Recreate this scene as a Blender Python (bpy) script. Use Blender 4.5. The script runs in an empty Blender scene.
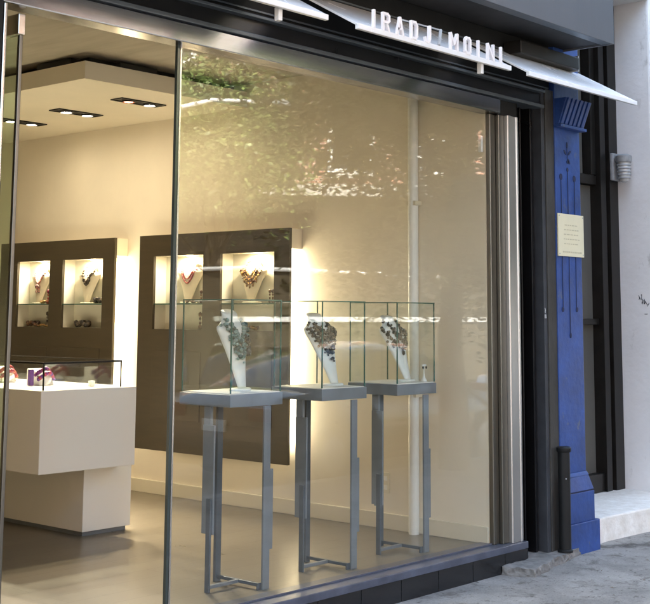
import bpy, bmesh, math, random
from mathutils import Vector, Matrix
R = math.radians
random.seed(7)
S = bpy.context.scene
COL = S.collection
D = bpy.data

# ------------------------------------------------------------------ camera
cd = D.cameras.new('camera'); cam = D.objects.new('camera', cd); COL.objects.link(cam)
right = Vector((0.659, -0.752, 0.006)); up = Vector((-0.102, -0.082, 0.991)); fwd = Vector((0.745, 0.654, 0.131))
fwd.normalize(); right = (right - fwd*right.dot(fwd)).normalized(); up = right.cross(fwd)
m = Matrix((right, up, -fwd)).transposed().to_4x4()
m.translation = Vector((0, -4.575, 1.445))
cam.matrix_world = m
cd.sensor_fit = 'HORIZONTAL'; cd.sensor_width = 36
cd.lens = 1234.936/650*36
cd.shift_x = (325-331.73)/650
cd.shift_y = (152.14-302)/650
cd.clip_start = 0.05; cd.clip_end = 600
S.camera = cam

# ------------------------------------------------------------------ world, sun, exposure
SUN_EL, SUN_ROT = R(52), R(-28)
W = D.worlds.new('World'); S.world = W; W.use_nodes = True
wn = W.node_tree.nodes; wl = W.node_tree.links
sky = wn.new('ShaderNodeTexSky'); sky.sky_type = 'NISHITA'; sky.sun_disc = False
sky.air_density = .8; sky.dust_density = 5; sky.ozone_density = .9
sky.sun_elevation = SUN_EL; sky.sun_rotation = SUN_ROT
bg = wn['Background']; bg.inputs[1].default_value = 0.15
wb = wn.new('ShaderNodeMix'); wb.data_type = 'RGBA'; wb.blend_type = 'MULTIPLY'; wb.inputs['Factor'].default_value = 1
wb.inputs[7].default_value = (.97, 1.0, .90, 1)      # the camera's shade white balance
wl.new(sky.outputs[0], wb.inputs[6]); wl.new(wb.outputs[2], bg.inputs[0])
sd = D.lights.new('sun', 'SUN'); sd.energy = 3.4; sd.angle = R(0.5); sd.color = (1.0, .95, .86)
sun = D.objects.new('sun', sd); COL.objects.link(sun)
tosun = Vector((math.sin(SUN_ROT)*math.cos(SUN_EL), math.cos(SUN_ROT)*math.cos(SUN_EL), math.sin(SUN_EL)))
sun.rotation_euler = tosun.to_track_quat('Z', 'Y').to_euler(); sun.location = (0, 0, 40)
S.view_settings.view_transform = 'Standard'; S.view_settings.look = 'None'
S.view_settings.exposure = 3.65; S.view_settings.gamma = 1; S.view_settings.use_curve_mapping = False
S.render.engine = 'CYCLES'
cy = S.cycles
cy.use_denoising = True; cy.max_bounces = 10; cy.diffuse_bounces = 4; cy.glossy_bounces = 5
cy.transparent_max_bounces = 40; cy.transmission_bounces = 4; cy.caustics_reflective = False; cy.caustics_refractive = False
cy.sample_clamp_indirect = 4

# ------------------------------------------------------------------ materials
def mat(name, col, rough=.5, metal=0, spec=.5, noise=0, nscale=8, bump=0, bscale=60, col2=None, stretch=(1,1,1), coat=0, wear=None):
    m = D.materials.new(name); m.use_nodes = True
    n = m.node_tree.nodes; l = m.node_tree.links; b = n['Principled BSDF']
    b.inputs['Roughness'].default_value = rough; b.inputs['Metallic'].default_value = metal
    b.inputs['Specular IOR Level'].default_value = spec
    if coat: b.inputs['Coat Weight'].default_value = coat; b.inputs['Coat Roughness'].default_value = .05
    b.inputs['Base Color'].default_value = (*col, 1)
    if noise or bump or wear:
        tc = n.new('ShaderNodeTexCoord'); mp = n.new('ShaderNodeMapping'); mp.inputs['Scale'].default_value = stretch
        l.new(tc.outputs['Object'], mp.inputs[0])
    if noise:
        t = n.new('ShaderNodeTexNoise'); t.inputs['Scale'].default_value = nscale; t.inputs['Detail'].default_value = 6
        t.inputs['Roughness'].default_value = .62
        l.new(mp.outputs[0], t.inputs['Vector'])
        rp = n.new('ShaderNodeValToRGB'); rp.color_ramp.elements[0].position = .3; rp.color_ramp.elements[1].position = .7
        c2 = col2 or tuple(min(1, c*(1+noise)) for c in col)
        c1 = tuple(c*(1-noise) for c in col) if not col2 else col
        rp.color_ramp.elements[0].color = (*c1, 1); rp.color_ramp.elements[1].color = (*c2, 1)
        l.new(t.outputs['Fac'], rp.inputs[0]); l.new(rp.outputs[0], b.inputs['Base Color'])
        mr = n.new('ShaderNodeMapRange'); mr.inputs[3].default_value = max(.02, rough*.75); mr.inputs[4].default_value = min(1, rough*1.25)
        l.new(t.outputs['Fac'], mr.inputs[0]); l.new(mr.outputs[0], b.inputs['Roughness'])
    if wear:      # chips, stains or grime with a shape of their own: (colour, scale, low, high, stretch z)
        wc, ws, wa, wb, wz = wear
        mw = n.new('ShaderNodeMapping'); mw.inputs['Scale'].default_value = (1, 1, wz); l.new(tc.outputs['Object'], mw.inputs[0])
        tw = n.new('ShaderNodeTexNoise'); tw.inputs['Scale'].default_value = ws; tw.inputs['Detail'].default_value = 8; tw.inputs['Roughness'].default_value = .7
        l.new(mw.outputs[0], tw.inputs['Vector'])
        rw = n.new('ShaderNodeMapRange'); rw.inputs[1].default_value = wa; rw.inputs[2].default_value = wb; l.new(tw.outputs['Fac'], rw.inputs[0])
        mx = n.new('ShaderNodeMix'); mx.data_type = 'RGBA'; mx.inputs[7].default_value = (*wc, 1)
        old = b.inputs['Base Color'].links
        if old: l.new(old[0].from_socket, mx.inputs[6])
        else: mx.inputs[6].default_value = (*col, 1)
        l.new(rw.outputs[0], mx.inputs['Factor']); l.new(mx.outputs[2], b.inputs['Base Color'])
    if bump:
        t2 = n.new('ShaderNodeTexNoise'); t2.inputs['Scale'].default_value = bscale; t2.inputs['Detail'].default_value = 4
        l.new(mp.outputs[0], t2.inputs['Vector'])
        bp = n.new('ShaderNodeBump'); bp.inputs['Strength'].default_value = bump; bp.inputs['Distance'].default_value = .01
        l.new(t2.outputs['Fac'], bp.inputs['Height']); l.new(bp.outputs[0], b.inputs['Normal'])
    return m

def emit(name, col, s):
    m = D.materials.new(name); m.use_nodes = True
    b = m.node_tree.nodes['Principled BSDF']
    b.inputs['Base Color'].default_value = (.8, .8, .8, 1)
    b.inputs['Emission Color'].default_value = (*col, 1); b.inputs['Emission Strength'].default_value = s
    return m

def glass(name, tint, f0=.042, gloss_rough=0.0, wav=0.0, edge=None):
    """Architectural sheet glass: Schlick mix of a clear (tinted) pass-through and a mirror coat."""
    m = D.materials.new(name); m.use_nodes = True
    n = m.node_tree.nodes; l = m.node_tree.links
    n.remove(n['Principled BSDF']); out = n['Material Output']
    tr = n.new('ShaderNodeBsdfTransparent'); tr.inputs[0].default_value = (*tint, 1)
    gl = n.new('ShaderNodeBsdfGlossy'); gl.inputs['Roughness'].default_value = gloss_rough
    gl.inputs['Color'].default_value = (1, 1, 1, 1)
    lw = n.new('ShaderNodeLayerWeight'); lw.inputs[0].default_value = .5
    pw = n.new('ShaderNodeMath'); pw.operation = 'POWER'; pw.inputs[1].default_value = 5
    ma = n.new('ShaderNodeMath'); ma.operation = 'MULTIPLY_ADD'; ma.inputs[1].default_value = 1-f0; ma.inputs[2].default_value = f0
    mx = n.new('ShaderNodeMixShader')
    l.new(lw.outputs['Facing'], pw.inputs[0]); l.new(pw.outputs[0], ma.inputs[0]); l.new(ma.outputs[0], mx.inputs[0])
    l.new(tr.outputs[0], mx.inputs[1]); l.new(gl.outputs[0], mx.inputs[2]); l.new(mx.outputs[0], out.inputs[0])
    if wav:
        tc = n.new('ShaderNodeTexCoord'); t = n.new('ShaderNodeTexNoise'); t.inputs['Scale'].default_value = 1.6
        t.inputs['Detail'].default_value = 1
        bp = n.new('ShaderNodeBump'); bp.inputs['Strength'].default_value = wav; bp.inputs['Distance'].default_value = .02
        l.new(tc.outputs['Object'], t.inputs['Vector']); l.new(t.outputs['Fac'], bp.inputs['Height']); l.new(bp.outputs[0], gl.inputs['Normal'])
    return m

M = {}
M['wall'] = mat('cream_wall_paint', (.80, .72, .58), .7, noise=.04, nscale=2, bump=.04, bscale=120)
M['trim'] = mat('cream_gloss_trim', (.72, .66, .52), .35, noise=.03, nscale=5)
M['soffit'] = mat('soffit_paint', (.78, .71, .57), .7, noise=.04, nscale=2)
M['panel'] = mat('dark_brown_veneer', (.062, .047, .026), .42, noise=.14, nscale=3, stretch=(1, 1, 9), bump=.03)
M['niche'] = mat('niche_lining', (.74, .70, .58), .5, noise=.03, nscale=10)
M['white'] = mat('white_lacquer', (.82, .80, .74), .28)
M['chrome'] = mat('brushed_steel', (.55, .53, .50), .22, metal=1, noise=.10, nscale=6, stretch=(30, 30, .6), bump=.02, bscale=20)
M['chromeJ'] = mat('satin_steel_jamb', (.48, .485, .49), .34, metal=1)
M['chromeH'] = mat('brushed_steel_header', (.30, .31, .34), .2, metal=1, noise=.10, nscale=6, stretch=(.6, 30, 30))
M['chromeDark'] = mat('darkened_steel', (.165, .155, .135), .34, metal=1)  # steel with the jamb's brown reflections put into its colour
M['black'] = mat('black_painted_metal', (.008, .008, .008), .55, spec=.25, noise=.3, nscale=6, bump=.05)
M['blackgloss'] = mat('black_gloss_panel', (.007, .007, .008), .3, spec=.35, noise=.3, nscale=3)
M['tile'] = mat('black_granite_tile', (.014, .014, .015), .16, noise=.5, nscale=70)
M['grout'] = mat('grey_grout', (.32, .31, .30), .9, noise=.2, nscale=40)
M['sill'] = mat('slate_blue_metal_sill', (.085, .095, .13), .32, noise=.25, nscale=9, metal=.3, bump=.05)
M['grey'] = mat('grey_satin_metal', (.19, .21, .23), .36, metal=.25, noise=.10, nscale=10)
M['greydk'] = mat('dark_grey_satin_metal', (.095, .11, .125), .36, metal=.25, noise=.10, nscale=10)
M['tray'] = mat('tray_white_lining', (.72, .70, .64), .5)
M['bust'] = mat('white_leatherette', (.80, .79, .74), .42, noise=.03, nscale=30, bump=.05, bscale=220)
M['bust2'] = mat('cream_leatherette', (.74, .66, .50), .5, noise=.03, nscale=30)
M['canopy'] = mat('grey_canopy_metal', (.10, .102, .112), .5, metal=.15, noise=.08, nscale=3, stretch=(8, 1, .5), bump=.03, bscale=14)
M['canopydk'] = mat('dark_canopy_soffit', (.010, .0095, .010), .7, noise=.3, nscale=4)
M['awning'] = mat('white_gloss_awning', (.80, .80, .81), .26, noise=.03, nscale=4)
M['letter'] = mat('white_sign_letter', (.82, .78, .78), .35)
M['blue'] = mat('cobalt_blue_paint', (.016, .052, .21), .45, noise=.30, nscale=6, bump=.22, bscale=26, wear=((.10, .11, .13), 11, .62, .70, .6))
M['bluedk'] = mat('incised_dark_blue', (.006, .010, .045), .7)
M['plaque'] = mat('cream_enamel_plaque', (.70, .64, .45), .4, noise=.03, nscale=8)
M['plaquetext'] = mat('faded_plaque_text', (.50, .45, .31), .6)
M['post'] = mat('grey_painted_post', (.036, .038, .043), .55, spec=.35, noise=.22, nscale=8, bump=.08)
M['postret'] = mat('worn_grey_brown_post', (.042, .039, .035), .6, spec=.3, noise=.45, nscale=7, bump=.15, stretch=(1, 1, .4))
M['postdk'] = mat('worn_dark_post', (.045, .045, .048), .5, noise=.5, nscale=9, bump=.1)
M['whitewall'] = mat('white_masonry_paint', (.82, .82, .83), .75, noise=.05, nscale=2.2, bump=.30, bscale=16, wear=((.42, .41, .40), 4, .60, .74, .5))
M['scuff'] = mat('black_marker', (.05, .05, .06), .7)
M['whitemark'] = mat('white_marker', (.7, .7, .7), .7)
M['bronze'] = mat('dark_bronze_frame', (.012, .0105, .009), .4, spec=.3, noise=.3, nscale=8)
M['step'] = mat('worn_white_stone', (.66, .62, .56), .75, noise=.22, nscale=9, bump=.5, bscale=28, col2=(.86, .84, .80))
M['lampmetal'] = mat('grey_cast_metal', (.32, .33, .34), .5, noise=.2, nscale=20)
M['rubber'] = mat('tyre_rubber', (.015, .015, .016), .8)
M['carglass'] = mat('dark_car_glass', (.015, .018, .02), .05, spec=.8)
M['carblack'] = mat('black_car_paint', (.012, .013, .016), .12, coat=1)
M['carsilver'] = mat('silver_car_paint', (.42, .43, .45), .22, metal=.6, coat=1)
M['carwhite'] = mat('white_car_paint', (.74, .74, .73), .2, coat=1)
M['ochre'] = mat('ochre_van_paint', (.055, .045, .028), .6)
M['headlight'] = mat('headlight_lens', (.7, .72, .74), .08, spec=.8)
M['taillight'] = mat('red_taillight', (.10, .006, .006), .3)
M['platew'] = mat('pale_number_plate', (.68, .68, .64), .4)
M['bark'] = mat('grey_brown_bark', (.09, .07, .05), .9, noise=.35, nscale=8, stretch=(6, 6, 1), bump=.6, bscale=25)
M['leafdk'] = mat('dark_green_leaf', (.030, .058, .014), .5, noise=.4, nscale=2)
M['leafmd'] = mat('mid_green_leaf', (.070, .115, .022), .5, noise=.35, nscale=2)
M['leaflt'] = mat('light_green_leaf', (.13, .18, .04), .5, noise=.3, nscale=2)
M['limestone'] = mat('pale_limestone', (.48, .46, .42), .7, noise=.1, nscale=3, bump=.2)
M['lampon'] = emit('halogen_filament', (1, .86, .62), 20)
M['lampred'] = emit('halogen_red_rim', (1, .25, .12), 3)
M['tube'] = emit('hidden_strip_tube', (1, .89, .66), 6.5)
M['tubedim'] = emit('hidden_strip_tube_dim', (1, .82, .50), 3)
M['nichelamp'] = emit('niche_halogen', (1, .86, .6), 4)
M['glasspane'] = glass('shop_window_glass', (.965, .97, .955), .042, wav=.0012)
M['glassedge'] = mat('green_glass_edge', (.03, .04, .036), .14, spec=.8)
M['doorglass'] = glass('door_glass', (.86, .95, .88), .045)
M['caseglass'] = glass('case_glass', (.975, .988, .98), .035)
M['caseedge'] = mat('case_glass_edge', (.02, .10, .075), .15, spec=.8)
M['nbglass'] = mat('grey_blinded_glass', (.115, .11, .098), .12, spec=.6, noise=.08, nscale=2)
M['winglass'] = mat('dark_window_glass', (.03, .035, .04), .04, spec=.9)
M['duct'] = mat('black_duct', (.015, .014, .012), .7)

def two(bsdf_from, other): pass

def floor_mat():
    m = mat('polished_floor', (.165, .138, .098), .30, noise=.13, nscale=1.3, stretch=(2.2, 1, 1), wear=((.12, .10, .07), 3.5, .58, .80, 1))
    n = m.node_tree.nodes; l = m.node_tree.links; b = n['Principled BSDF']
    tc = n.new('ShaderNodeTexCoord'); br = n.new('ShaderNodeTexBrick'); br.inputs['Scale'].default_value = 1
    br.inputs['Brick Width'].default_value = 1.6; br.inputs['Row Height'].default_value = .17; br.inputs['Mortar Size'].default_value = .0022
    br.inputs['Color1'].default_value = (1, 1, 1, 1); br.inputs['Color2'].default_value = (.86, .85, .84, 1); br.inputs['Mortar'].default_value = (.5, .48, .45, 1)
    mx = n.new('ShaderNodeMix'); mx.data_type = 'RGBA'; mx.blend_type = 'MULTIPLY'; mx.inputs['Factor'].default_value = .8
    l.new(tc.outputs['Object'], br.inputs['Vector']); l.new(b.inputs['Base Color'].links[0].from_socket, mx.inputs[6]); l.new(br.outputs['Color'], mx.inputs[7])
    l.new(mx.outputs[2], b.inputs['Base Color'])
    return m
M['floor'] = floor_mat()

def plank_ceiling():
    m = D.materials.new('board_marked_ceiling'); m.use_nodes = True
    n = m.node_tree.nodes; l = m.node_tree.links; b = n['Principled BSDF']; b.inputs['Roughness'].default_value = .75
    tc = n.new('ShaderNodeTexCoord'); mp = n.new('ShaderNodeMapping'); mp.inputs['Scale'].default_value = (4.5, .8, 1)
    l.new(tc.outputs['Object'], mp.inputs[0])
    t = n.new('ShaderNodeTexNoise'); t.inputs['Scale'].default_value = 2; t.inputs['Detail'].default_value = 5
    l.new(mp.outputs[0], t.inputs['Vector'])
    rp = n.new('ShaderNodeValToRGB'); rp.color_ramp.elements[0].position = .32; rp.color_ramp.elements[1].position = .7
    rp.color_ramp.elements[0].color = (.40, .35, .27, 1); rp.color_ramp.elements[1].color = (.50, .45, .36, 1)
    l.new(t.outputs['Fac'], rp.inputs[0]); l.new(rp.outputs[0], b.inputs['Base Color'])
    return m
M['ceil'] = plank_ceiling()

def paving():
    m = D.materials.new('stained_concrete_paving'); m.use_nodes = True
    n = m.node_tree.nodes; l = m.node_tree.links; b = n['Principled BSDF']; b.inputs['Roughness'].default_value = .85
    tc = n.new('ShaderNodeTexCoord')
    def noise(sc, det=6, ro=.6, dist=0):
        t = n.new('ShaderNodeTexNoise'); t.inputs['Scale'].default_value = sc; t.inputs['Detail'].default_value = det
        t.inputs['Roughness'].default_value = ro; t.inputs['Distortion'].default_value = dist
        l.new(tc.outputs['Object'], t.inputs['Vector']); return t.outputs['Fac']
    def ramp(src, a, b_, ca, cb):
        r = n.new('ShaderNodeValToRGB'); r.color_ramp.elements[0].position = a; r.color_ramp.elements[1].position = b_
        r.color_ramp.elements[0].color = (*ca, 1); r.color_ramp.elements[1].color = (*cb, 1); l.new(src, r.inputs[0]); return r.outputs[0]
    def mul(a, b2, f=1):
        x = n.new('ShaderNodeMix'); x.data_type = 'RGBA'; x.blend_type = 'MULTIPLY'; x.inputs['Factor'].default_value = f
        l.new(a, x.inputs[6]); l.new(b2, x.inputs[7]); return x.outputs[2]
    base = ramp(noise(3.0), .3, .7, (.225, .214, .200), (.33, .314, .294))
    grain = ramp(noise(95, 3), .3, .7, (.72, .72, .72), (1, 1, 1))
    stain = ramp(noise(5.5, 8, .68, .6), .55, .66, (1, 1, 1), (.40, .37, .35))
    spots = ramp(noise(19, 5, .65, .3), .60, .66, (1, 1, 1), (.45, .43, .41))
    vo = n.new('ShaderNodeTexVoronoi'); vo.feature = 'DISTANCE_TO_EDGE'; vo.inputs['Scale'].default_value = .35
    mpv = n.new('ShaderNodeMixRGB') if False else None
    nd = n.new('ShaderNodeTexNoise'); nd.inputs['Scale'].default_value = 5; nd.inputs['Detail'].default_value = 5; l.new(tc.outputs['Object'], nd.inputs['Vector'])
    add = n.new('ShaderNodeVectorMath'); add.operation = 'MULTIPLY_ADD'; add.inputs[1].default_value = (.35, .35, .35)
    l.new(nd.outputs['Color'], add.inputs[0]); l.new(tc.outputs['Object'], add.inputs[2]); l.new(add.outputs[0], vo.inputs['Vector'])
    crack = ramp(vo.outputs['Distance'], .004, .016, (.30, .28, .27), (1, 1, 1))
    patch = ramp(noise(1.7, 5, .6, .8), .42, .60, (.78, .77, .77), (1.06, 1.05, 1.04))
    gum = ramp(noise(33, 2, .5), .66, .70, (1, 1, 1), (.5, .48, .46))
    base = mul(mul(base, patch), gum)
    c = mul(mul(mul(mul(base, grain), stain, .85), spots, .8), crack, .8)
    l.new(c, b.inputs['Base Color'])
    bp = n.new('ShaderNodeBump'); bp.inputs['Strength'].default_value = .5; bp.inputs['Distance'].default_value = .008
    l.new(noise(60, 6, .7), bp.inputs['Height']); l.new(bp.outputs[0], b.inputs['Normal'])
    return m
M['paving'] = paving()
M['slab'] = mat('rough_mortar_patch', (.17, .163, .155), .9, noise=.4, nscale=12, bump=.8, bscale=30)
M['asphalt'] = mat('asphalt', (.05, .05, .052), .85, noise=.25, nscale=12, bump=.4, bscale=120)
M['kerb'] = mat('granite_kerb', (.25, .25, .25), .8, noise=.25, nscale=20, bump=.3)
M['ground'] = mat('far_ground', (.12, .12, .115), .9, noise=.2, nscale=.4)

def brick(name, c1, c2, mortar):
    m = D.materials.new(name); m.use_nodes = True
    n = m.node_tree.nodes; l = m.node_tree.links; b = n['Principled BSDF']; b.inputs['Roughness'].default_value = .85
    tc = n.new('ShaderNodeTexCoord'); sp = n.new('ShaderNodeSeparateXYZ'); cb = n.new('ShaderNodeCombineXYZ'); ad = n.new('ShaderNodeMath')
    l.new(tc.outputs['Object'], sp.inputs[0]); l.new(sp.outputs[0], ad.inputs[0]); l.new(sp.outputs[1], ad.inputs[1])
    l.new(ad.outputs[0], cb.inputs[0]); l.new(sp.outputs[2], cb.inputs[1])
    t = n.new('ShaderNodeTexBrick'); t.inputs['Scale'].default_value = 1
    t.inputs['Brick Width'].default_value = .22; t.inputs['Row Height'].default_value = .075; t.inputs['Mortar Size'].default_value = .01
    t.inputs['Color1'].default_value = (*c1, 1); t.inputs['Color2'].default_value = (*c2, 1); t.inputs['Mortar'].default_value = (*mortar, 1)
    l.new(cb.outputs[0], t.inputs['Vector']); l.new(t.outputs['Color'], b.inputs['Base Color'])
    return m
M['brick'] = brick('red_brick', (.27, .10, .065), (.36, .15, .10), (.36, .33, .30))
M['brickdk'] = brick('brown_brick', (.13, .075, .05), (.18, .10, .07), (.2, .19, .17))

# ------------------------------------------------------------------ mesh builder
class MB:
    def __init__(s): s.bm = bmesh.new(); s.mi = 0
    def _f(s, vs):
        try:
            f = s.bm.faces.new(vs); f.material_index = s.mi; return f
        except ValueError: return None
    def hexa(s, p):
        v = [s.bm.verts.new(q) for q in p]
        for f in ((0, 3, 2, 1), (4, 5, 6, 7), (0, 1, 5, 4), (1, 2, 6, 5), (2, 3, 7, 6), (3, 0, 4, 7)): s._f([v[i] for i in f])
        return s
    def box(s, x0, x1, y0, y1, z0, z1):
        return s.hexa([(x0, y0, z0), (x1, y0, z0), (x1, y1, z0), (x0, y1, z0), (x0, y0, z1), (x1, y0, z1), (x1, y1, z1), (x0, y1, z1)])
    def prism(s, pts, a, b, axis='z'):
        """polygon pts (2-D) swept along an axis from a to b"""
        def P(u, v, w):
            return {'z': (u, v, w), 'y': (u, w, v), 'x': (w, u, v)}[axis]
        A = [s.bm.verts.new(P(u, v, a)) for u, v in pts]; B = [s.bm.verts.new(P(u, v, b)) for u, v in pts]
        n = len(pts)
        s._f(A[::-1]); s._f(B)
        for i in range(n): s._f([A[i], A[(i+1) % n], B[(i+1) % n], B[i]])
        return s
    def cyl(s, p0, p1, r0, r1=None, n=16, caps=True):
        return s.tube([p0, p1], [r0, r0 if r1 is None else r1], n, caps)
    def tube(s, pts, rs, n=8, caps=True):
        pts = [Vector(p) for p in pts]
        if not hasattr(rs, '__len__'): rs = [rs]*len(pts)
        rings = []
        for i, p in enumerate(pts):
            t = (pts[min(i+1, len(pts)-1)] - pts[max(i-1, 0)]).normalized()
            a = Vector((0, 0, 1)) if abs(t.z) < .9 else Vector((1, 0, 0))
            u = t.cross(a).normalized(); w = t.cross(u)
            rings.append([s.bm.verts.new(p + (u*math.cos(k*2*math.pi/n) + w*math.sin(k*2*math.pi/n))*rs[i]) for k in range(n)])
        for A, B in zip(rings, rings[1:]):
            for k in range(n): s._f([A[k], A[(k+1) % n], B[(k+1) % n], B[k]])
        if caps: s._f(rings[0][::-1]); s._f(rings[-1])
        return s
    def ball(s, c, r, sub=1, sc=(1, 1, 1)):
        res = bmesh.ops.create_icosphere(s.bm, subdivisions=sub, radius=1)
        for v in res['verts']: v.co = Vector((v.co.x*r*sc[0], v.co.y*r*sc[1], v.co.z*r*sc[2])) + Vector(c)
        for f in {f for v in res['verts'] for f in v.link_faces}: f.material_index = s.mi
        return s
    def rings(s, rs, cap=True):
        V = [[s.bm.verts.new(p) for p in r] for r in rs]; n = len(V[0])
        for A, B in zip(V, V[1:]):
            for k in range(n): s._f([A[k], A[(k+1) % n], B[(k+1) % n], B[k]])
        if cap: s._f(V[0][::-1]); s._f(V[-1])
        return s
    def lathe(s, c, prof, n=20, cap=True):
        return s.rings([[(c[0]+r*math.cos(k*2*math.pi/n), c[1]+r*math.sin(k*2*math.pi/n), c[2]+z) for k in range(n)] for r, z in prof], cap)
    def plate(s, u0, u1, v0, v1, holes, a, b, axis='x'):
        """flat plate in (u, v) with rectangular holes, thickness a..b along an axis"""
        us = sorted({u0, u1, *[h[0] for h in holes], *[h[1] for h in holes]}); vs = sorted({v0, v1, *[h[2] for h in holes], *[h[3] for h in holes]})
        def P(u, v, w): return {'x': (w, u, v), 'y': (u, w, v), 'z': (u, v, w)}[axis]
        va = {}; vb = {}
        def g(d, i, j, w):
            if (i, j) not in d: d[i, j] = s.bm.verts.new(P(us[i], vs[j], w))
            return d[i, j]
        solid = {}
        for i in range(len(us)-1):
            for j in range(len(vs)-1):
                cu = (us[i]+us[i+1])/2; cv = (vs[j]+vs[j+1])/2
                solid[i, j] = not any(h[0] < cu < h[1] and h[2] < cv < h[3] for h in holes)
        for (i, j), ok in solid.items():
            if not ok: continue
            q = [(i, j), (i+1, j), (i+1, j+1), (i, j+1)]
            s._f([g(va, *k, a) for k in q][::-1]); s._f([g(vb, *k, b) for k in q])
            for (di, dj), (k0, k1) in {(0, -1): (0, 1), (1, 0): (1, 2), (0, 1): (2, 3), (-1, 0): (3, 0)}.items():
                if not solid.get((i+di, j+dj), False):
                    s._f([g(va, *q[k0], a), g(va, *q[k1], a), g(vb, *q[k1], b), g(vb, *q[k0], b)])
        return s
    def build(s, name, mats, parent=None, origin=None, bevel=0, smooth=False, seg=2):
        if not isinstance(mats, (list, tuple)): mats = [mats]
        bmesh.ops.recalc_face_normals(s.bm, faces=s.bm.faces)
        if bevel:
            es = [e for e in s.bm.edges if len(e.link_faces) == 2 and e.calc_face_angle(0) > .5]
            bmesh.ops.bevel(s.bm, geom=es, offset=bevel, segments=seg, affect='EDGES', profile=.6, clamp_overlap=True)
        off = Vector(origin) if origin is not None else Vector((0, 0, 0))
        o0 = off.copy(); q = parent
        while q is not None: off += q.location; q = q.parent
        for v in s.bm.verts: v.co -= off
        if smooth:
            for f in s.bm.faces: f.smooth = True
        me = D.meshes.new(name); s.bm.to_mesh(me); s.bm.free()
        for k in mats: me.materials.append(M[k] if isinstance(k, str) else k)
        o = D.objects.new(name, me); COL.objects.link(o)
        if parent is not None: o.parent = parent
        o.location = o0
        if smooth and smooth != 'all':
            try:
                me.set_sharp_from_angle(angle=R(38))
            except Exception: pass
        return o

def tag(o, label, cat=None, group=None, kind=None):
    o['label'] = label
    if cat: o['category'] = cat
    if group: o['group'] = group
    if kind: o['kind'] = kind
    return o
def thing(name, label, cat, loc=(0, 0, 0), group=None):
    o = D.objects.new(name, None); COL.objects.link(o); o.location = loc; o.empty_display_size = .2
    return tag(o, label, cat, group)
def structure(o, label=None):
    o['kind'] = 'structure'
    if label: o['label'] = label
    return o
def kids(o): return [c for c in D.objects if c.parent == o]
def dup(o, loc=None, rz=None, parent=None, label=None):
    c = o.copy(); COL.objects.link(c); c.parent = parent
    if label: c['label'] = label
    for k in kids(o): dup(k, parent=c)
    if loc is not None: c.location = loc
    if rz is not None: c.rotation_euler[2] = rz
    return c
def lamp(name, kind, parent, loc, energy, color=(1, .87, .64), size=.05, rot=None, spot=None, blend=.6, size_y=None):
    ld = D.lights.new(name, kind); ld.energy = energy; ld.color = color
    if kind == 'AREA':
        ld.size = size
        if size_y: ld.shape = 'RECTANGLE'; ld.size_y = size_y
    else: ld.shadow_soft_size = size
    if kind == 'SPOT': ld.spot_size = spot or R(90); ld.spot_blend = blend
    o = D.objects.new(name, ld); COL.objects.link(o); o.parent = parent
    off = Vector((0, 0, 0)); q = parent
    while q is not None: off += q.location; q = q.parent
    o.location = Vector(loc) - off
    if rot: o.rotation_euler = rot
    return o

ZG = -.175          # pavement level, shop floor is z = 0
XW = 6.81           # side wall of the shop
# ------------------------------------------------------------------ ground, road, pavements
structure(MB().box(-300, 300, -300, 300, -.75, -.55).build('ground', 'ground'))
structure(MB().box(-60, 90, -3.6, .55, -.55, ZG).build('pavement', 'paving'))
structure(MB().box(-60, 90, -12.6, -3.76, -.55, -.30).build('road', 'asphalt'))
mk = MB(); mk.box(-60, 90, -3.76, -3.6, -.55, ZG+.002); structure(mk.build('kerb', 'kerb'))
structure(MB().box(-60, 90, -60, -12.6, -.55, -.18).build('far_pavement', 'paving'))
mk = MB()
for k in range(-12, 20): mk.box(k*4.5, k*4.5+2, -8.06, -7.94, -.30, -.296)
structure(mk.build('road_marking', mat('road_paint', (.6, .6, .56), .7, noise=.2, nscale=10)))
sl = MB()
P = [(6.80, -.058), (6.80, -.10), (6.83, -.19), (6.87, -.262), (6.98, -.235), (7.10, -.222), (7.24, -.17), (7.40, -.16), (7.56, -.115), (7.75, -.085), (7.80, -.06), (7.84, .0), (7.84, .30), (7.11, .30), (7.11, -.058)]
sl.prism(P, ZG-.02, ZG+.052)
bmesh.ops.triangulate(sl.bm, faces=sl.bm.faces[:]); bmesh.ops.subdivide_edges(sl.bm, edges=sl.bm.edges[:], cuts=7, use_grid_fill=True)
from mathutils import noise as mnoise
for v in sl.bm.verts:
    if v.co.z > ZG+.01:
        q = mnoise.noise(v.co*22); v.co.z += q*.008 - .012*max(0, (v.co.x-7.55)/.35); v.co.x += mnoise.noise(v.co*30+Vector((5, 0, 0)))*.012; v.co.y += mnoise.noise(v.co*30)*.012
structure(sl.build('kerb_slab', 'slab'), 'rough raised concrete patch at the foot of the post')

# ------------------------------------------------------------------ shop floor (indoors)
structure(MB().box(1.0, XW, .105, 7.0, -.3, 0).build('floor', 'floor'), 'polished brown shop floor')

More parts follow.
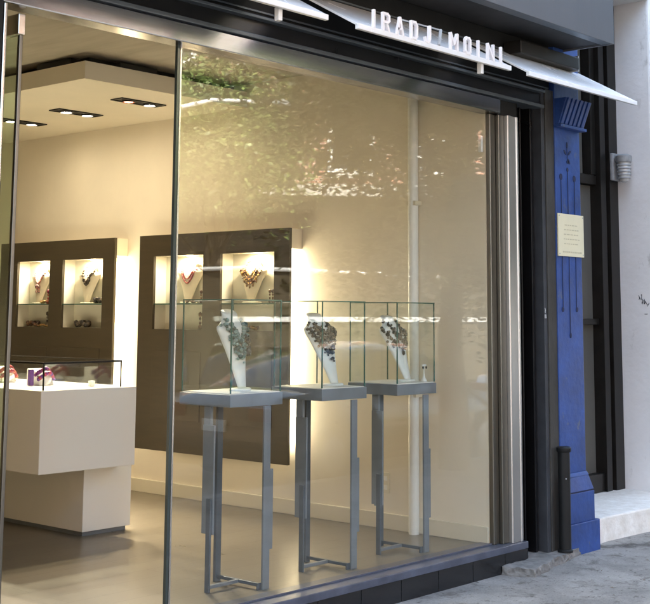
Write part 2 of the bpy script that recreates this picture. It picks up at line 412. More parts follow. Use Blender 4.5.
# ------------------------------------------------------------------ the shop building
B = thing('shop_building', 'shop building with a wide plate glass window and open doorway', 'building')
MB().box(XW, XW+.22, .040, 7.0, -.002, 3.26).build('side_wall', 'wall', B)
MB().box(XW-.015, XW-.0005, .042, 7.0, 0, .105).build('skirting', 'trim', B, bevel=.004)
MB().box(1.0, XW+.22, 7.0, 7.2, -.3, 3.26).build('back_wall', 'wall', B)
MB().box(.8, 1.0, .10, 7.2, -.3, 3.26).build('inner_wall', 'wall', B)
MB().box(.8, XW+.22, .10, 7.2, 3.262, 3.45).build('ceiling', 'ceil', B)
mb = MB(); mb.box(5.22, XW, 2.30, 6.99, 3.072, 3.198); mb.build('soffit', 'soffit', B)
mb = MB(); mb.box(5.36, XW-.01, 2.44, 6.99, 3.199, 3.261); mb.build('soffit_gap_shade', 'duct', B)  # black filler stands for the shade in the gap above the soffit
mb = MB(); mb.box(1.0, XW, .085, .10, 2.95, 3.42); mb.build('header_backing', 'soffit', B)
# upper storeys
mb = MB(); wins = [(x, x+1.1, 5.0+z, 6.9+z) for z in (0, 3.0) for x in (-6.2, -3.8, -1.4, 1.0, 3.4, 5.8)]
mb.plate(-8.2, 7.72, 3.62, 10.4, wins, -.02, .30, 'y'); mb.build('upper_wall', 'brickdk', B)
for (a, b, c, d) in wins:
    w = MB().box(a, b, .16, .18, c, d).build('window', 'winglass', B)
    f = MB().plate(a, b, c, d, [(a+.07, b-.07, c+.07, (c+d)/2-.03), (a+.07, b-.07, (c+d)/2+.03, d-.07)], .08, .155, 'y').build('window_frame', 'trim', w)
MB().box(-8.2, 7.72, .32, 12, 3.62, 10.4).build('upper_block', 'brickdk', B)
MB().box(-8.2, .78, .30, 12, -.3, 3.6).build('lower_block', 'brickdk', B)
MB().box(-8.2, 2.2, -.02, .28, -.3, 3.6).build('dark_facade', 'blackgloss', B)
# left pier with bright chrome edge, and header
MB().box(2.2, 2.985, -.06, .25, -.3, 3.6).build('pier', 'black', B, bevel=.006)
MB().box(2.987, 3.005, -.062, -.02, -.17, 2.785).build('chrome_edge', 'chrome', B, bevel=.005)
mb = MB(); mb.box(2.987, 6.862, -.05, .07, 2.79, 2.888); mb.build('header_tube', 'chromeH', B, bevel=.006)
MB().box(6.864, 7.11, -.02, .10, 2.789, 2.89).build('header_end_shade', 'black', B)  # black block puts the shadow above the jamb into colour
mb = MB(); mb.box(2.987, 7.39, -.066, .08, 2.892, 2.915); mb.build('header_lip', 'greydk', B, bevel=.004)
MB().box(2.987, 7.39, -.03, .08, 2.917, 3.00).build('header_fascia', 'blackgloss', B)
MB().box(2.987, 7.39, -.075, .08, 3.0, 3.018).build('header_ledge', 'greydk', B, bevel=.004)
MB().box(2.987, 7.72, -.01, .08, 3.02, 3.60).build('sign_backing', 'black', B)
mb = MB(); mb.box(2.2, 7.52, -.022, .03, 3.05, 3.06); mb.box(2.2, 7.52, -.022, .03, 3.24, 3.25); mb.build('backing_rib', 'greydk', B)
# sill and tiled base
MB().box(4.05, 7.09, -.075, .10, -.048, -.004).build('sill', 'sill', B, bevel=.004)
MB().box(4.05, 7.09, .02, .10, -.003, .006).build('glazing_bead', 'sill', B)
mb = MB(); mb.box(4.05, 7.105, -.048, .10, -.3, -.05); mb.build('tile_backing', 'grout', B)
mb = MB(); x = 5.4168-.357*4
while x < 7.05:
    a = x+.0025; b = min(x+.357-.0025, 7.105); mb.box(max(a, 4.05), b, -.056, -.047, -.30, -.0505); x += .357
mb.box(7.107, 7.115, -.056, .10, -.3, -.052)
mb.build('base_tiles', 'tile', B, bevel=.0015)
# door threshold
MB().box(2.987, 4.05, -.10, .10, -.3, -.002).build('threshold', 'sill', B)
# big pane
g = MB(); g.box(4.075, 6.86, .024, .034, .0, 2.792); g.build('window_pane', 'glasspane', B)
g = MB(); g.box(4.058, 4.0745, .02, .038, .0, 2.79); g.build('pane_edge', 'glassedge', B)
g = MB(); g.box(4.076, 4.086, .018, .0235, .0, 2.79); g.build('pane_seal', 'chrome', B)
# right hand chrome jamb: a set of folded strips
MB().prism([(6.945, .038), (6.945, -.046), (6.950, -.052), (6.980, -.052), (6.986, -.045), (7.050, -.045), (7.054, -.052), (7.068, -.052), (7.071, -.048), (7.071, .038)], -.003, 2.788).build('jamb', 'chromeJ', B, bevel=.002)
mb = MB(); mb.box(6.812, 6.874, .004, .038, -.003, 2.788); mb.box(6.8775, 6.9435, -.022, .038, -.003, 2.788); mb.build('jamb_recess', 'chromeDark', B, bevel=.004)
MB().box(7.0725, 7.10, -.01, .10, -.003, 2.788).build('jamb_return', 'black', B)
MB().box(7.04, 7.0715, .04, .30, -.003, 2.788).build('jamb_back', 'black', B)
# dark recess with shutter guide
mb = MB(); mb.box(7.11, 7.40, .28, .30, -.2, 3.0); mb.build('shutter_recess', 'black', B)
mb = MB(); mb.box(7.17, 7.20, .12, .28, -.12, 2.99); mb.box(7.25, 7.265, .05, .28, -.12, 2.99); mb.box(7.335, 7.36, .02, .28, -.12, 2.99); mb.build('shutter_guide', 'blackgloss', B, bevel=.003)
mb = MB(); mb.box(7.10, 7.112, -.02, .28, -.12, 2.99); mb.build('recess_side', 'postdk', B)
mb = MB(); mb.box(7.125, 7.165, .04, .07, -.12, .32); mb.build('rubbed_plate', 'lampmetal', B, bevel=.004)
# grey post and side jamb
mb = MB(); mb.box(7.395, 7.435, -.035, .30, -.125, 3.04); mb.build('post', 'post', B, bevel=.004)
mb = MB(); mb.box(7.437, 7.5465, -.043, .30, -.125, 3.04); mb.build('post_return', 'postret', B, bevel=.004)
mk = MB()
for pts in ([(7.402, 1.505), (7.409, 1.49), (7.405, 1.475), (7.412, 1.47)], [(7.403, 1.46), (7.403, 1.435), (7.415, 1.435), (7.413, 1.46)]):
    mk.tube([(a, -.036, b) for a, b in pts], .0022, 5)
mk.build('scrawl', 'whitemark', B)
# grey canopy over the shop front
CN = thing('canopy', 'plain grey metal canopy fascia projecting above the sign', 'canopy', (5, 0, 3.35))
mb = MB(); mb.box(2.2, 7.70, -.452, -.437, 3.346, 4.1); mb.box(7.685, 7.70, -.436, -.024, 3.346, 4.1); mb.build('fascia', 'canopy', CN, bevel=.003)
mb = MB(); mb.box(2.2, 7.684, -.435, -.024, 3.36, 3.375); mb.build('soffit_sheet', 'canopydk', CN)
mb = MB(); mb.box(2.2, 7.70, -.452, -.024, 4.101, 4.12); mb.build('top_sheet', 'canopy', CN)
mb = MB(); mb.box(2.2, 7.68, -.434, -.36, 3.352, 3.359); mb.build('drip_edge', 'greydk', CN)

# ------------------------------------------------------------------ white sloping awning panels with the sign
LIPZ, LIPY, BZ, BY = 2.94, -.48, 3.205, -.012
def slope(y): return LIPZ + (y-LIPY)*(BZ-LIPZ)/(BY-LIPY)
def awning(x0, x1, label, brackets):
    a = thing('awning_panel', label, 'awning', ((x0+x1)/2, 0, 3.1), 'white awning panels over the window')
    t = .014
    mb = MB(); mb.hexa([(x0, LIPY, LIPZ+.018), (x1, LIPY, LIPZ+.018), (x1, BY, BZ+.018), (x0, BY, BZ+.018),
                        (x0, LIPY, LIPZ+.018+t), (x1, LIPY, LIPZ+.018+t), (x1, BY, BZ+.018+t), (x0, BY, BZ+.018+t)])
    mb.build('board', 'awning', a, bevel=.002)
    MB().box(x0, x1, LIPY-.012, LIPY+.012, LIPZ, LIPZ+.030).build('lip', 'awning', a, bevel=.003)
    for bx in brackets:
        MB().box(bx-.014, bx+.014, LIPY+.02, LIPY+.05, LIPZ-.055, LIPZ+.012).build('bracket', 'awning', a, bevel=.003)
    return a
awning(2.9, 4.621, 'white sloping awning panel without letters over the doorway', [3.4, 4.30])
awning(4.859, 6.318, 'white sloping awning panel carrying the raised letters', [6.05])
awC = awning(6.522, 7.945, 'white sloping awning panel ending in front of the blue pilaster', [])
mb = MB(); mb.box(6.95, 7.72, -.16, -.022, 3.205, 3.292); mb.build('roller_box', 'bronze', awC, bevel=.006)
mb = MB(); mb.box(7.724, 7.735, -.15, -.03, 3.195, 3.31); mb.build('end_plate', 'lampmetal', awC)
stay = MB(); stay.tube([(5.575, -.487, 2.972), (5.63, -.46, 3.075)], .0095, 6); stay.tube([(5.63, -.46, 3.075), (5.36, -.38, 3.10)], .005, 5)
tag(stay.build('stay_rod', 'lampmetal', origin=(5.58, -.47, 2.97)), 'slanted grey metal stay rod between the two sign words', 'rod')

SG = thing('shop_sign', 'raised pale sign letters standing along the lip of the awning', 'sign', (5.6, -.485, 2.972))
def stroke(mb, pts, x0, w, h, t=.0135, closed=False):
    P = [(x0+px*w, 2.9715+py*h) for px, py in pts]
    n = len(P)
    for i in range(n if closed else n-1):
        a = Vector(P[i]); b = Vector(P[(i+1) % n]); d = (b-a).normalized()*t*.5; q = Vector((-d.y, d.x))
        a2, b2 = a-d*.85, b+d*.85
        e = i*.0004
        mb.prism([tuple(a2+q), tuple(a2-q), tuple(b2-q), tuple(b2+q)], -.494-e, -.478+e, 'y')
GL = {'I': [([(.5, 0), (.5, 1)], 0)],
      'R': [([(.1, 0), (.1, 1), (.7, 1), (.92, .88), (.92, .62), (.7, .5), (.15, .5)], 0), ([(.55, .5), (.92, 0)], 0)],
      'A': [([(.05, 0), (.5, 1), (.95, 0)], 0), ([(.22, .32), (.78, .32)], 0)],
      'D': [([(.1, 0), (.1, 1), (.68, 1), (.92, .82), (.92, .18), (.68, 0)], 1)],
      'J': [([(.08, .26), (.2, .05), (.45, 0), (.75, .06), (.88, .26), (.88, 1)], 0)],
      'M': [([(.06, 0), (.06, 1), (.5, .35), (.94, 1), (.94, 0)], 0)],
      'O': [([(.1, .14), (.1, .86), (.28, 1), (.72, 1), (.9, .86), (.9, .14), (.72, 0), (.28, 0)], 1)],
      'N': [([(.08, 0), (.08, 1), (.92, 0), (.92, 1)], 0)]}
for ch, a, b in [('I', 4.971, 5.009), ('R', 5.056, 5.128), ('A', 5.181, 5.248), ('D', 5.306, 5.376), ('J', 5.434, 5.498), ('M', 5.678, 5.762),
                 ('O', 5.822, 5.893), ('I', 5.950, 5.986), ('N', 6.055, 6.137), ('I', 6.190, 6.226)]:
    mb = MB()
    for pts, cl in GL[ch]: stroke(mb, pts, a+.006, b-a-.012, .092, closed=bool(cl))
    mb.build('letter_'+ch.lower() if False else 'letter', 'letter', SG)

# ------------------------------------------------------------------ open glass door
DR = thing('glass_door', 'frameless glass door standing open beside the dark pier', 'door', (3.14, .06, 0))
MB().box(3.136, 3.148, .05, .93, .10, 2.68).build('door_pane', 'doorglass', DR)
MB().box(3.133, 3.151, .031, .049, .02, 2.68).build('front_stile', 'chromeDark', DR, bevel=.003)
MB().box(3.124, 3.160, .03, .93, 2.682, 2.775).build('top_rail', 'chrome', DR, bevel=.003)
MB().box(3.124, 3.160, .03, .93, .012, .098).build('bottom_rail', 'chrome', DR, bevel=.003)
mb = MB(); mb.tube([(3.10, .80, .95), (3.10, .80, 1.25)], .012, 10); mb.build('handle', 'chrome', DR, smooth=True)

# ------------------------------------------------------------------ ceiling spot fittings (lit)
def spots(y, x0, label, on):
    t = thing('recessed_spotlight', label, 'ceiling light', (x0+.2, y, 3.07), 'twin recessed spotlights in the soffit')
    mb = MB(); mb.plate(x0, x0+.44, y-.07, y+.07, [(x0+.018, x0+.422, y-.055, y+.055)], 3.062, 3.0715, 'z'); mb.build('housing', 'bronze', t)
    MB().box(x0+.018, x0+.422, y-.055, y+.055, 3.0685, 3.0715).build('recess', 'duct', t)
    for k, dx in enumerate((.12, .33)):
        l = MB().lathe((x0+dx, y, 3.056), [(.02, 0), (.036, .004), (.042, .012)], 16).build('lamp', 'lampon' if (on >> k) & 1 else 'lampred', t, smooth=True)
        MB().lathe((x0+dx, y, 3.054), [(.045, 0), (.052, .003), (.052, .014), (.045, .014), (.045, 0)], 16, False).build('ring', 'bronze', l, smooth=True)
    lamp('spot_lamp', 'SPOT', t, (x0+.22, y, 3.045), 50, size=.06, rot=(R(-16), R(36), 0), spot=R(92), blend=.8)
    return t
spots(3.54, 5.87, 'twin ceiling spotlight with both lamps glowing, in the middle of the row', 3)
spots(2.76, 5.87, 'twin ceiling spotlight with red lit rims, nearest the window', 2)
spots(4.31, 5.87, 'twin ceiling spotlight partly behind the glass door, farthest from the window', 3)
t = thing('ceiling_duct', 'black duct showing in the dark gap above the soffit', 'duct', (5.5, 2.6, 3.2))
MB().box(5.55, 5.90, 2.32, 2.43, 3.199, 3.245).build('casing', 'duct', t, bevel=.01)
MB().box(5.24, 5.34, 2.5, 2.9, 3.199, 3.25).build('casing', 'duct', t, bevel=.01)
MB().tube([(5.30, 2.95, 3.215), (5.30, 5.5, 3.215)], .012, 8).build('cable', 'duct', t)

# ------------------------------------------------------------------ wall panels with lit niches
def display_panel(y0, y1, niches, label, tubemat):
    t = thing('wall_showcase', label, 'wall showcase', (6.66, (y0+y1)/2, .37), 'dark wall panels with lit niches')
    Z0, Z1 = .37, 2.086
    MB().plate(y0, y1, Z0, Z1, [(a, b, 1.326, 1.914) for a, b in niches], 6.65, 6.674, 'x').build('board', 'panel', t)
    MB().box(6.676, 6.808, y0+.02, y1-.02, 1.935, Z1-.002).build('valance', 'wall', t)
    for a, b in niches:
        n = MB(); e = .012
        n.box(6.790, 6.800, a-e, b+e, 1.326-e, 1.914+e)
        n.box(6.675, 6.789, a-e, a-.0005, 1.326-e, 1.914+e); n.box(6.675, 6.789, b+.0005, b+e, 1.326-e, 1.914+e)
        n.box(6.675, 6.789, a, b, 1.326-e, 1.3255); n.box(6.675, 6.789, a, b, 1.9145, 1.914+e)
        nb = n.build('niche', 'niche', t)
        MB().box(6.66, 6.788, a+.002, b-.002, 1.524, 1.532).build('shelf', 'caseedge', nb)
        MB().lathe((6.72, (a+b)/2-.06, 1.9125), [(.018, -.006), (.026, 0)], 14).build('niche_light', 'nichelamp', nb)
        lamp('niche_lamp', 'AREA', nb, (6.715, (a+b)/2, 1.90), .42, size=.06, rot=(0, 0, 0))
        d = MB().box(6.644, 6.649, a+.01, b-.01, .62, 1.155).build('drawer_front', 'panel', t, bevel=.0015)
    for yy, mm in ((y0+.11, tubemat), (y1-.11, 'tubedim')):
        MB().cyl((6.745, yy, .50), (6.745, yy, 1.90), .012, n=10).build('strip_light', mm, t)
    MB().box(6.70, 6.808, (y0+y1)/2-.05, (y0+y1)/2+.05, .60, 1.25).build('wall_bracket', 'duct', t)
    return t
PA = [(2.60, 3.19), (1.827, 2.405)]
PB = [(4.597, 5.09), (3.85, 4.411)]
display_panel(1.67, 3.37, PA, 'dark brown wall panel with two lit niches, nearer the window', 'tube')
display_panel(3.695, 5.36, PB, 'dark brown wall panel with two lit niches, behind the white counter', 'tube')

# ------------------------------------------------------------------ jewellery: busts, necklaces, earrings
SEC = [(0, .25, .30), (.05, .27, .34), (.25, .43, .42), (.5, .66, .6), (.68, .88, .75), (.76, 1.0, .8), (.81, .96, .8), (.86, .66, .72), (.90, .52, .66), (.95, .47, .62), (1.0, .50, .64)]
def sec(t):
    for (a, w0, d0), (b, w1, d1) in zip(SEC, SEC[1:]):
        if t <= b:
            f = (t-a)/(b-a); f = max(0, min(1, f)); return w0+(w1-w0)*f, d0+(d1-d0)*f
    return SEC[-1][1:]
class Bust:
    def __init__(s, loc, h, wmax, lean, heading):
        s.loc = Vector(loc); s.h = h; s.w = wmax; s.lean = lean; s.rot = Matrix.Rotation(heading, 3, 'Z')
    def cen(s, t): return s.lean*s.h*t
    def xf(s, x, y, z): return s.loc + s.rot @ Vector((x, y, z))
    def front(s, x, t, off=0):
        w, d = sec(t); w *= s.w; d *= .055*s.h/.36
        q = max(0.0, 1-(x/w)**2)
        y = s.cen(t) - d*math.sqrt(q) - off
        return s.xf(max(-w, min(w, x)), y, .012+t*s.h)
    def make(s, label, group, m='bust'):
        mb = MB(); rs = []
        for i in range(27):
            t = i/26; w, d = sec(t); w *= s.w; d *= .055*s.h/.36
            ring = []
            for k in range(24):
                a = 2*math.pi*k/24
                x = w*math.cos(a); sy = math.sin(a); y = s.cen(t) - (d*sy if sy > 0 else d*.45*sy)
                z = .012 + t*s.h
                if t > .86: z += (t-.86)/.14*(y-s.cen(t)+d*.2)*.75
                ring.append(s.xf(x, y, z))
            rs.append(ring)
        mb.rings(rs)
        o = thing('necklace_bust', label, 'display bust', tuple(s.loc), group)
        mb.build('torso', m, o, smooth='all')
        b = MB(); q = s.w*.95
        b.rings([[s.xf(q*.62*math.cos(a)*f, q*.40*math.sin(a)*f + .01, z) for a in [2*math.pi*k/20 for k in range(20)]] for f, z in ((1, 0), (1, .008), (.9, .013))])
        b.build('foot', m, o, smooth=True)
        return o
PAL = {'brown': [(.10, .045, .02), (.16, .08, .03), (.05, .025, .015)], 'dark': [(.025, .02, .018), (.06, .045, .032), (.13, .10, .065)],
       'teal': [(.16, .24, .22), (.24, .32, .30), (.06, .10, .09)], 'red': [(.28, .03, .03), (.20, .02, .05), (.35, .10, .06)],
       'orange': [(.42, .12, .04), (.5, .28, .08), (.20, .05, .02)], 'gold': [(.45, .28, .08), (.3, .16, .05), (.12, .05, .03)],
       'violet': [(.16, .02, .16), (.30, .03, .08), (.10, .03, .20)], 'pink': [(.42, .16, .12), (.35, .2, .15), (.2, .1, .1)]}
def stones(p):
    out = []
    for i, c in enumerate(PAL[p]):
        k = f'stone_{p}_{i}'
        if k not in M: M[k] = mat(k, c, .34, spec=.4, noise=.35, nscale=90)
        out.append(k)
    return out
def necklace(b, rows, pal, label, group, drops=0, cluster=0, rng=None, pendant=None):
    """rows: list of (t at shoulders, half width share, t at lowest point, bead radius, beads)"""
    rng = rng or random.Random(3)
    mb = MB(); ms = stones(pal)
    for (tt, wr, tb, r, n) in rows:
        prev = []
        for i in range(n):
            u = -1+2*i/(n-1)
            t = tb + (tt-tb)*abs(u)**1.7
            w, d = sec(t); x = u*wr*s_w(b, tt)
            mb.mi = rng.randrange(3)
            p = b.front(x, t, r*.6)
            prev.append(p)
            rr = r*(.8+.5*rng.random())
            mb.ball(p, rr, 1, (1, 1, .9))
            for k in range(cluster):
                mb.mi = rng.randrange(3)
                q = b.front(x+rng.uniform(-1, 1)*r*1.7, t+rng.uniform(-1, 1)*r*1.7/b.h, r*rng.uniform(.5, 1.3))
                mb.ball(q, r*rng.uniform(.45, .8), 1)
    for k in range(drops):
        u = -1+2*k/(max(1, drops-1)); tt, wr, tb, r, n = rows[-1]
        t = tb+(tt-tb)*abs(u*.6)**1.7 - .045; x = u*.6*wr*s_w(b, tt)
        for j in range(2):
            mb.mi = j % 3; mb.ball(b.front(x, t-j*.045, r*.7), r*(1.0 if j else .6), 1, (.8, .8, 1.3))
    if pendant:
        px, pt, pr_, n = pendant
        for k in range(n):
            mb.mi = rng.randrange(3)
            mb.ball(b.front(px+rng.uniform(-1, 1)*pr_*.7, pt+rng.uniform(-1, 1)*pr_/b.h, pr_*rng.uniform(.2, .55)), pr_*rng.uniform(.22, .42), 1)
    o = mb.build('necklace', ms, origin=b.front(0, rows[0][2]), smooth='all')
    return tag(o, label, 'necklace', group)
def s_w(b, t): return sec(t)[0]*b.w
def earrings(loc, ax, h, pal, label, group, n=2, gap=.03):
    mb = MB(); ms = stones(pal); rng = random.Random(int(loc[1]*1000))
    for k in range(n):
        for j in range(4):
            mb.mi = rng.randrange(3)
            mb.ball((loc[0]+ax[0]*(k-.5)*gap, loc[1]+ax[1]*(k-.5)*gap, loc[2]+h*(.15+j*.25)), h*.13*(1.25 if j in (0, 3) else .8), 1, (.8, .8, 1.1))
    mb.mi = 0
    mb.box(loc[0]-.012, loc[0]+.012, loc[1]-gap*.9, loc[1]+gap*.9, loc[2], loc[2]+h*.03)
    return tag(mb.build('earrings', ms, origin=loc, smooth='all'), label, 'earrings', group)
def trinket(loc, pal, sx, sy, sz, label, n=26):
    mb = MB(); ms = stones(pal); rng = random.Random(int(loc[1]*777)+3)
    for k in range(n):
        a = 2*math.pi*k/n; mb.mi = rng.randrange(3)
        mb.ball((loc[0]+sx*math.cos(a)*.5, loc[1]+sy*math.sin(a)*.5, loc[2]+sz*(.3+.35*math.sin(a*2+1)**2)+.002), sz*.3, 1)
    return tag(mb.build('bracelet', ms, origin=loc, smooth='all'), label, 'bracelet', 'bead bracelets in the wall niches')

WEST = R(-90)      # busts face -Y by default; turned to face the room (-X)
def niche_bust(y, label, z=1.532, h=.30, w=.15):
    b = Bust((6.735, y, z), h, w, .12, WEST); b.make(label, 'small cream busts in the wall niches', 'bust2'); return b
b = niche_bust(2.86, 'cream bust wearing a dark red necklace in the nearer panel')
necklace(b, [(.88, .75, .62, .007, 25), (.86, .85, .50, .008, 29)], 'red', 'dark red double bead strand on a cream bust', 'necklaces in the wall niches')
b = niche_bust(2.15, 'cream bust wearing an orange bib necklace in the nearer panel')
necklace(b, [(.88, .7, .66, .007, 19), (.86, .8, .55, .009, 19), (.80, .75, .46, .010, 17)], 'gold', 'orange and gold bib necklace on a cream bust', 'necklaces in the wall niches', drops=5, cluster=2)
b = niche_bust(4.86, 'cream bust wearing a pinkish pendant necklace in the farther panel')
necklace(b, [(.88, .75, .58, .010, 19)], 'pink', 'pinkish bead necklace with a long pendant on a cream bust', 'necklaces in the wall niches', pendant=(0, .42, .032, 16))
b = niche_bust(4.16, 'cream bust wearing a dark drop necklace in the farther panel')
necklace(b, [(.90, .9, .60, .012, 19)], 'dark', 'black chunky necklace with hanging drops on a cream bust', 'necklaces in the wall niches', drops=5, cluster=2)
NE = 'drop earrings in the wall niches'
earrings((6.70, 2.655, 1.532), (0, 1), .10, 'brown', 'brown drop earrings beside the red necklace bust', NE)
earrings((6.70, 1.90, 1.532), (0, 1), .10, 'brown', 'brown drop earrings beside the orange bib necklace', NE)
earrings((6.70, 2.66, 1.327), (0, 1), .13, 'brown', 'dark drop earrings on the lower level under the red necklace', NE)
earrings((6.70, 4.66, 1.532), (0, 1), .12, 'red', 'red drop earrings beside the pinkish pendant necklace', NE)
earrings((6.70, 4.66, 1.327), (0, 1), .13, 'dark', 'dark earrings on the lower level under the pinkish necklace', NE)
trinket((6.71, 2.80, 1.532), 'brown', .05, .09, .03, 'brown bracelet lying left of the brown earrings on the shelf')
trinket((6.71, 4.73, 1.532), 'gold', .05, .11, .035, 'gold bead bracelet at the foot of the pinkish necklace bust')
trinket((6.71, 3.97, 1.532), 'dark', .05, .08, .06, 'black bracelet to the right of the black drop necklace')
trinket((6.71, 4.18, 1.326), 'dark', .07, .16, .07, 'large dark cuff bracelet alone under the black drop necklace', 34)
trinket((6.71, 4.90, 1.326), 'brown', .07, .14, .06, 'brown cuff bracelet on the lower level of the farther panel', 34)
trinket((6.70, 4.74, 1.326), 'gold', .05, .16, .03, 'gold bead bracelet in front of the brown cuff')
trinket((6.71, 2.12, 1.326), 'gold', .06, .14, .04, 'gold bracelet on the lower level under the orange bib necklace')

# ------------------------------------------------------------------ white counter
CT = thing('display_counter', 'white lacquered counter of two offset blocks with glass top case', 'counter', (5.1, 3.2, 0))
MB().box(5.19, 5.59, 2.13, 5.0, .028, .445).build('lower_block', 'white', CT, bevel=.004)
MB().box(5.205, 5.565, 2.15, 4.98, 0, .027).build('plinth', 'grey', CT)
MB().box(4.70, 5.465, 1.95, 4.8, .452, .965).build('upper_block', 'white', CT, bevel=.005)
MB().box(5.24, 5.50, 2.2, 4.7, .4455, .4515).build('spacer', 'duct', CT)
gx0, gx1, gy0, gy1, gz0, gz1 = 4.722, 5.345, 1.965, 4.75, .966, 1.132
mb = MB(); mb.box(gx0, gx1, gy0, gy0+.006, gz0, gz1); mb.build('glass_front', 'caseglass', CT)
mb = MB(); mb.box(gx0, gx0+.006, gy0+.007, gy1, gz0, gz1); mb.build('glass_side', 'caseglass', CT)
mb = MB(); mb.box(gx1-.006, gx1, gy0+.007, gy1, gz0, gz1); mb.build('glass_side', 'caseglass', CT)
mb = MB(); mb.box(gx0, gx1, gy0, gy1, gz1+.001, gz1+.007); mb.build('glass_lid', 'caseglass', CT)
mb = MB()
for x in (gx0, gx1-.006): mb.box(x-.001, x+.007, gy0-.002, gy0+.006, gz0, gz1+.007)
mb.box(gx0, gx1, gy0-.004, gy0-.0005, gz1-.003, gz1+.009); mb.box(gx0-.004, gx0-.0005, gy0, gy1, gz1-.003, gz1+.009); mb.box(gx1+.0005, gx1+.004, gy0, gy1, gz1-.003, gz1+.009)
mb.build('edge_trim', 'bronze', CT)
def wedge(x, y, pal, label, lab2):
    w = MB(); w.prism([(y-.075, .966), (y+.075, .966), (y+.075, 1.075), (y-.02, 1.06)], x-.06, x+.06, 'x')
    tag(w.build('bracelet_ramp', 'bust', origin=(x, y, .966), bevel=.006), label, 'display ramp', 'white ramps in the counter case')
    mb = MB(); ms = stones(pal); rng = random.Random(5)
    for r_ in range(2):
        for k in range(15):
            f = k/14; mb.mi = rng.randrange(3)
            px = x-.062+.124*f; q = math.sin(math.pi*f)
            yy = y-.085+r_*.035+.03*(1-q); zz = 1.0+r_*.028+.042*q
            mb.ball((px, yy-.008, zz+.006), .0125*(1+.35*rng.random()), 1)
    tag(mb.build('bracelet', ms, origin=(x, y, 1.03), smooth='all'), lab2, 'bracelet')
wedge(5.10, 2.52, 'violet', 'white ramp under a purple bead bracelet in the counter case', 'purple and red bead bracelet over a white ramp in the counter')
wedge(5.12, 2.98, 'red', 'white ramp under a dark red bead bracelet in the counter case', 'dark red bead bracelet over a white ramp in the counter')
tag(MB().box(5.20, 5.235, 2.10, 2.13, .967, 1.005).build('ring_block', 'bust', origin=(5.2, 2.1, .967), bevel=.003), 'small empty white ring block at the right of the counter case', 'ring block')
tag(MB().box(4.96, 4.99, 2.44, 2.47, .967, 1.075).build('ring_stand', stones('violet')[2], origin=(4.96, 2.44, .967), bevel=.004), 'small blue ring stand beside the purple bracelet', 'ring stand')

# ------------------------------------------------------------------ three glass display cases by the window
def glass_case(x0, label):
    X0, X1, Y0, Y1 = x0, x0+.40, .19, .59
    t = thing('display_case', label, 'display case', (x0+.2, .39, 0), 'glass display cases on grey legs')
    MB().box(X0, X1, Y0, Y1, .958, 1.024).build('tray', 'grey', t, bevel=.003)
    MB().box(X0+.012, X1-.012, Y0+.012, Y1-.012, 1.0245, 1.029).build('tray_lining', 'tray', t)
    i = .01; gz0, gz1 = 1.03, 1.522
    gl = thing_part('glass_box', t, (x0+.2, .39, 1.03))
    a, b, c, d = X0+i, X1-i, Y0+i, Y1-i; th = .006
    for q in ((a, b, c, c+th), (a, b, d-th, d), (a, a+th, c+th+.0005, d-th-.0005), (b-th, b, c+th+.0005, d-th-.0005)):
        MB().box(*q, gz0, gz1).build('glass_side', 'caseglass', gl)
    MB().box(a, b, c, d, gz1+.0005, gz1+.0065).build('glass_lid', 'caseglass', gl)
    e = MB(); r = .0032
    for (px, py) in ((a, c), (b, c), (a, d), (b, d)): e.box(px-r, px+r, py-r, py+r, gz0, gz1)
    for z in (gz1+.0035,):
        e.box(a-r, b+r, c-r-.001, c+r-.001, z-r, z+r); e.box(a-r, b+r, d-r+.001, d+r+.001, z-r, z+r)
        e.box(a-r-.001, a+r-.001, c+r, d-r, z-r, z+r); e.box(b-r+.001, b+r+.001, c+r, d-r, z-r, z+r)
    e.build('glass_edges', 'caseedge', gl)
    # three legs of overlapping flat bars
    yl = .36
    lg = MB().box(X0+.012, X0+.030, yl-.010, yl+.042, .30, .957).build('leg', 'grey', t, bevel=.002)
    MB().box(X0-.001, X0+.011, yl-.052, yl+.034, .295, .86).build('leg_plate', 'grey', lg, bevel=.002)
    MB().box(X0+.002, X0+.020, yl-.045, yl-.012, .0, .44).build('leg_foot', 'greydk', lg, bevel=.002) if False else MB().box(X0-.014, X0-.002, yl-.045, yl-.012, .0, .48).build('leg_foot', 'greydk', lg, bevel=.002)
    lb = MB().box(X0+.205, X0+.245, .495, .515, 0, .957).build('leg', 'greydk', t, bevel=.002)
    MB().box(X0+.190, X0+.225, .516, .53, .25, .55).build('leg_plate', 'grey', lb, bevel=.002)
    lf = MB().box(X0+.235, X0+.285, .165, .178, 0, .957).build('leg', 'grey', t, bevel=.002)
    MB().box(X0+.262, X0+.322, .179, .191, .20, .62).build('leg_plate', 'grey', lf, bevel=.002)
    MB().box(X0+.215, X0+.235, .19, .494, .018, .036).build('base_bar', 'greydk', t, bevel=.002)
    MB().box(X0-.001, X0+.214, yl-.035, yl-.015, .018, .036).build('base_bar', 'grey', t, bevel=.002)
    MB().box(X0+.213, X0+.237, .179, .1895, 0, .036).build('base_foot', 'greydk', t)
    return t
def thing_part(name, parent, loc):
    o = D.objects.new(name, None); COL.objects.link(o); o.parent = parent; o.location = Vector(loc)-parent.location; return o
glass_case(4.63, 'glass display case with the pale green bib necklace, nearest the door')
glass_case(5.357, 'glass display case with the dense brown necklace, between the other two')
glass_case(6.052, 'glass display case with the dark flower necklace, nearest the chrome jamb')
G1 = 'large white busts in the glass cases'
b = Bust((4.90, .38, 1.03), .415, .135, .24, R(10)); b.make('white bust wearing the pale green bib in the leftmost glass case', G1)
necklace(b, [(.90, .9, .62, .014, 17), (.84, .85, .50, .016, 15), (.78, .7, .40, .015, 13)], 'teal', 'pale green bib necklace with a dark cluster on a white bust', 'necklaces in the glass cases', cluster=1)
nb_ = MB(); ms = stones('dark'); rg = random.Random(9)
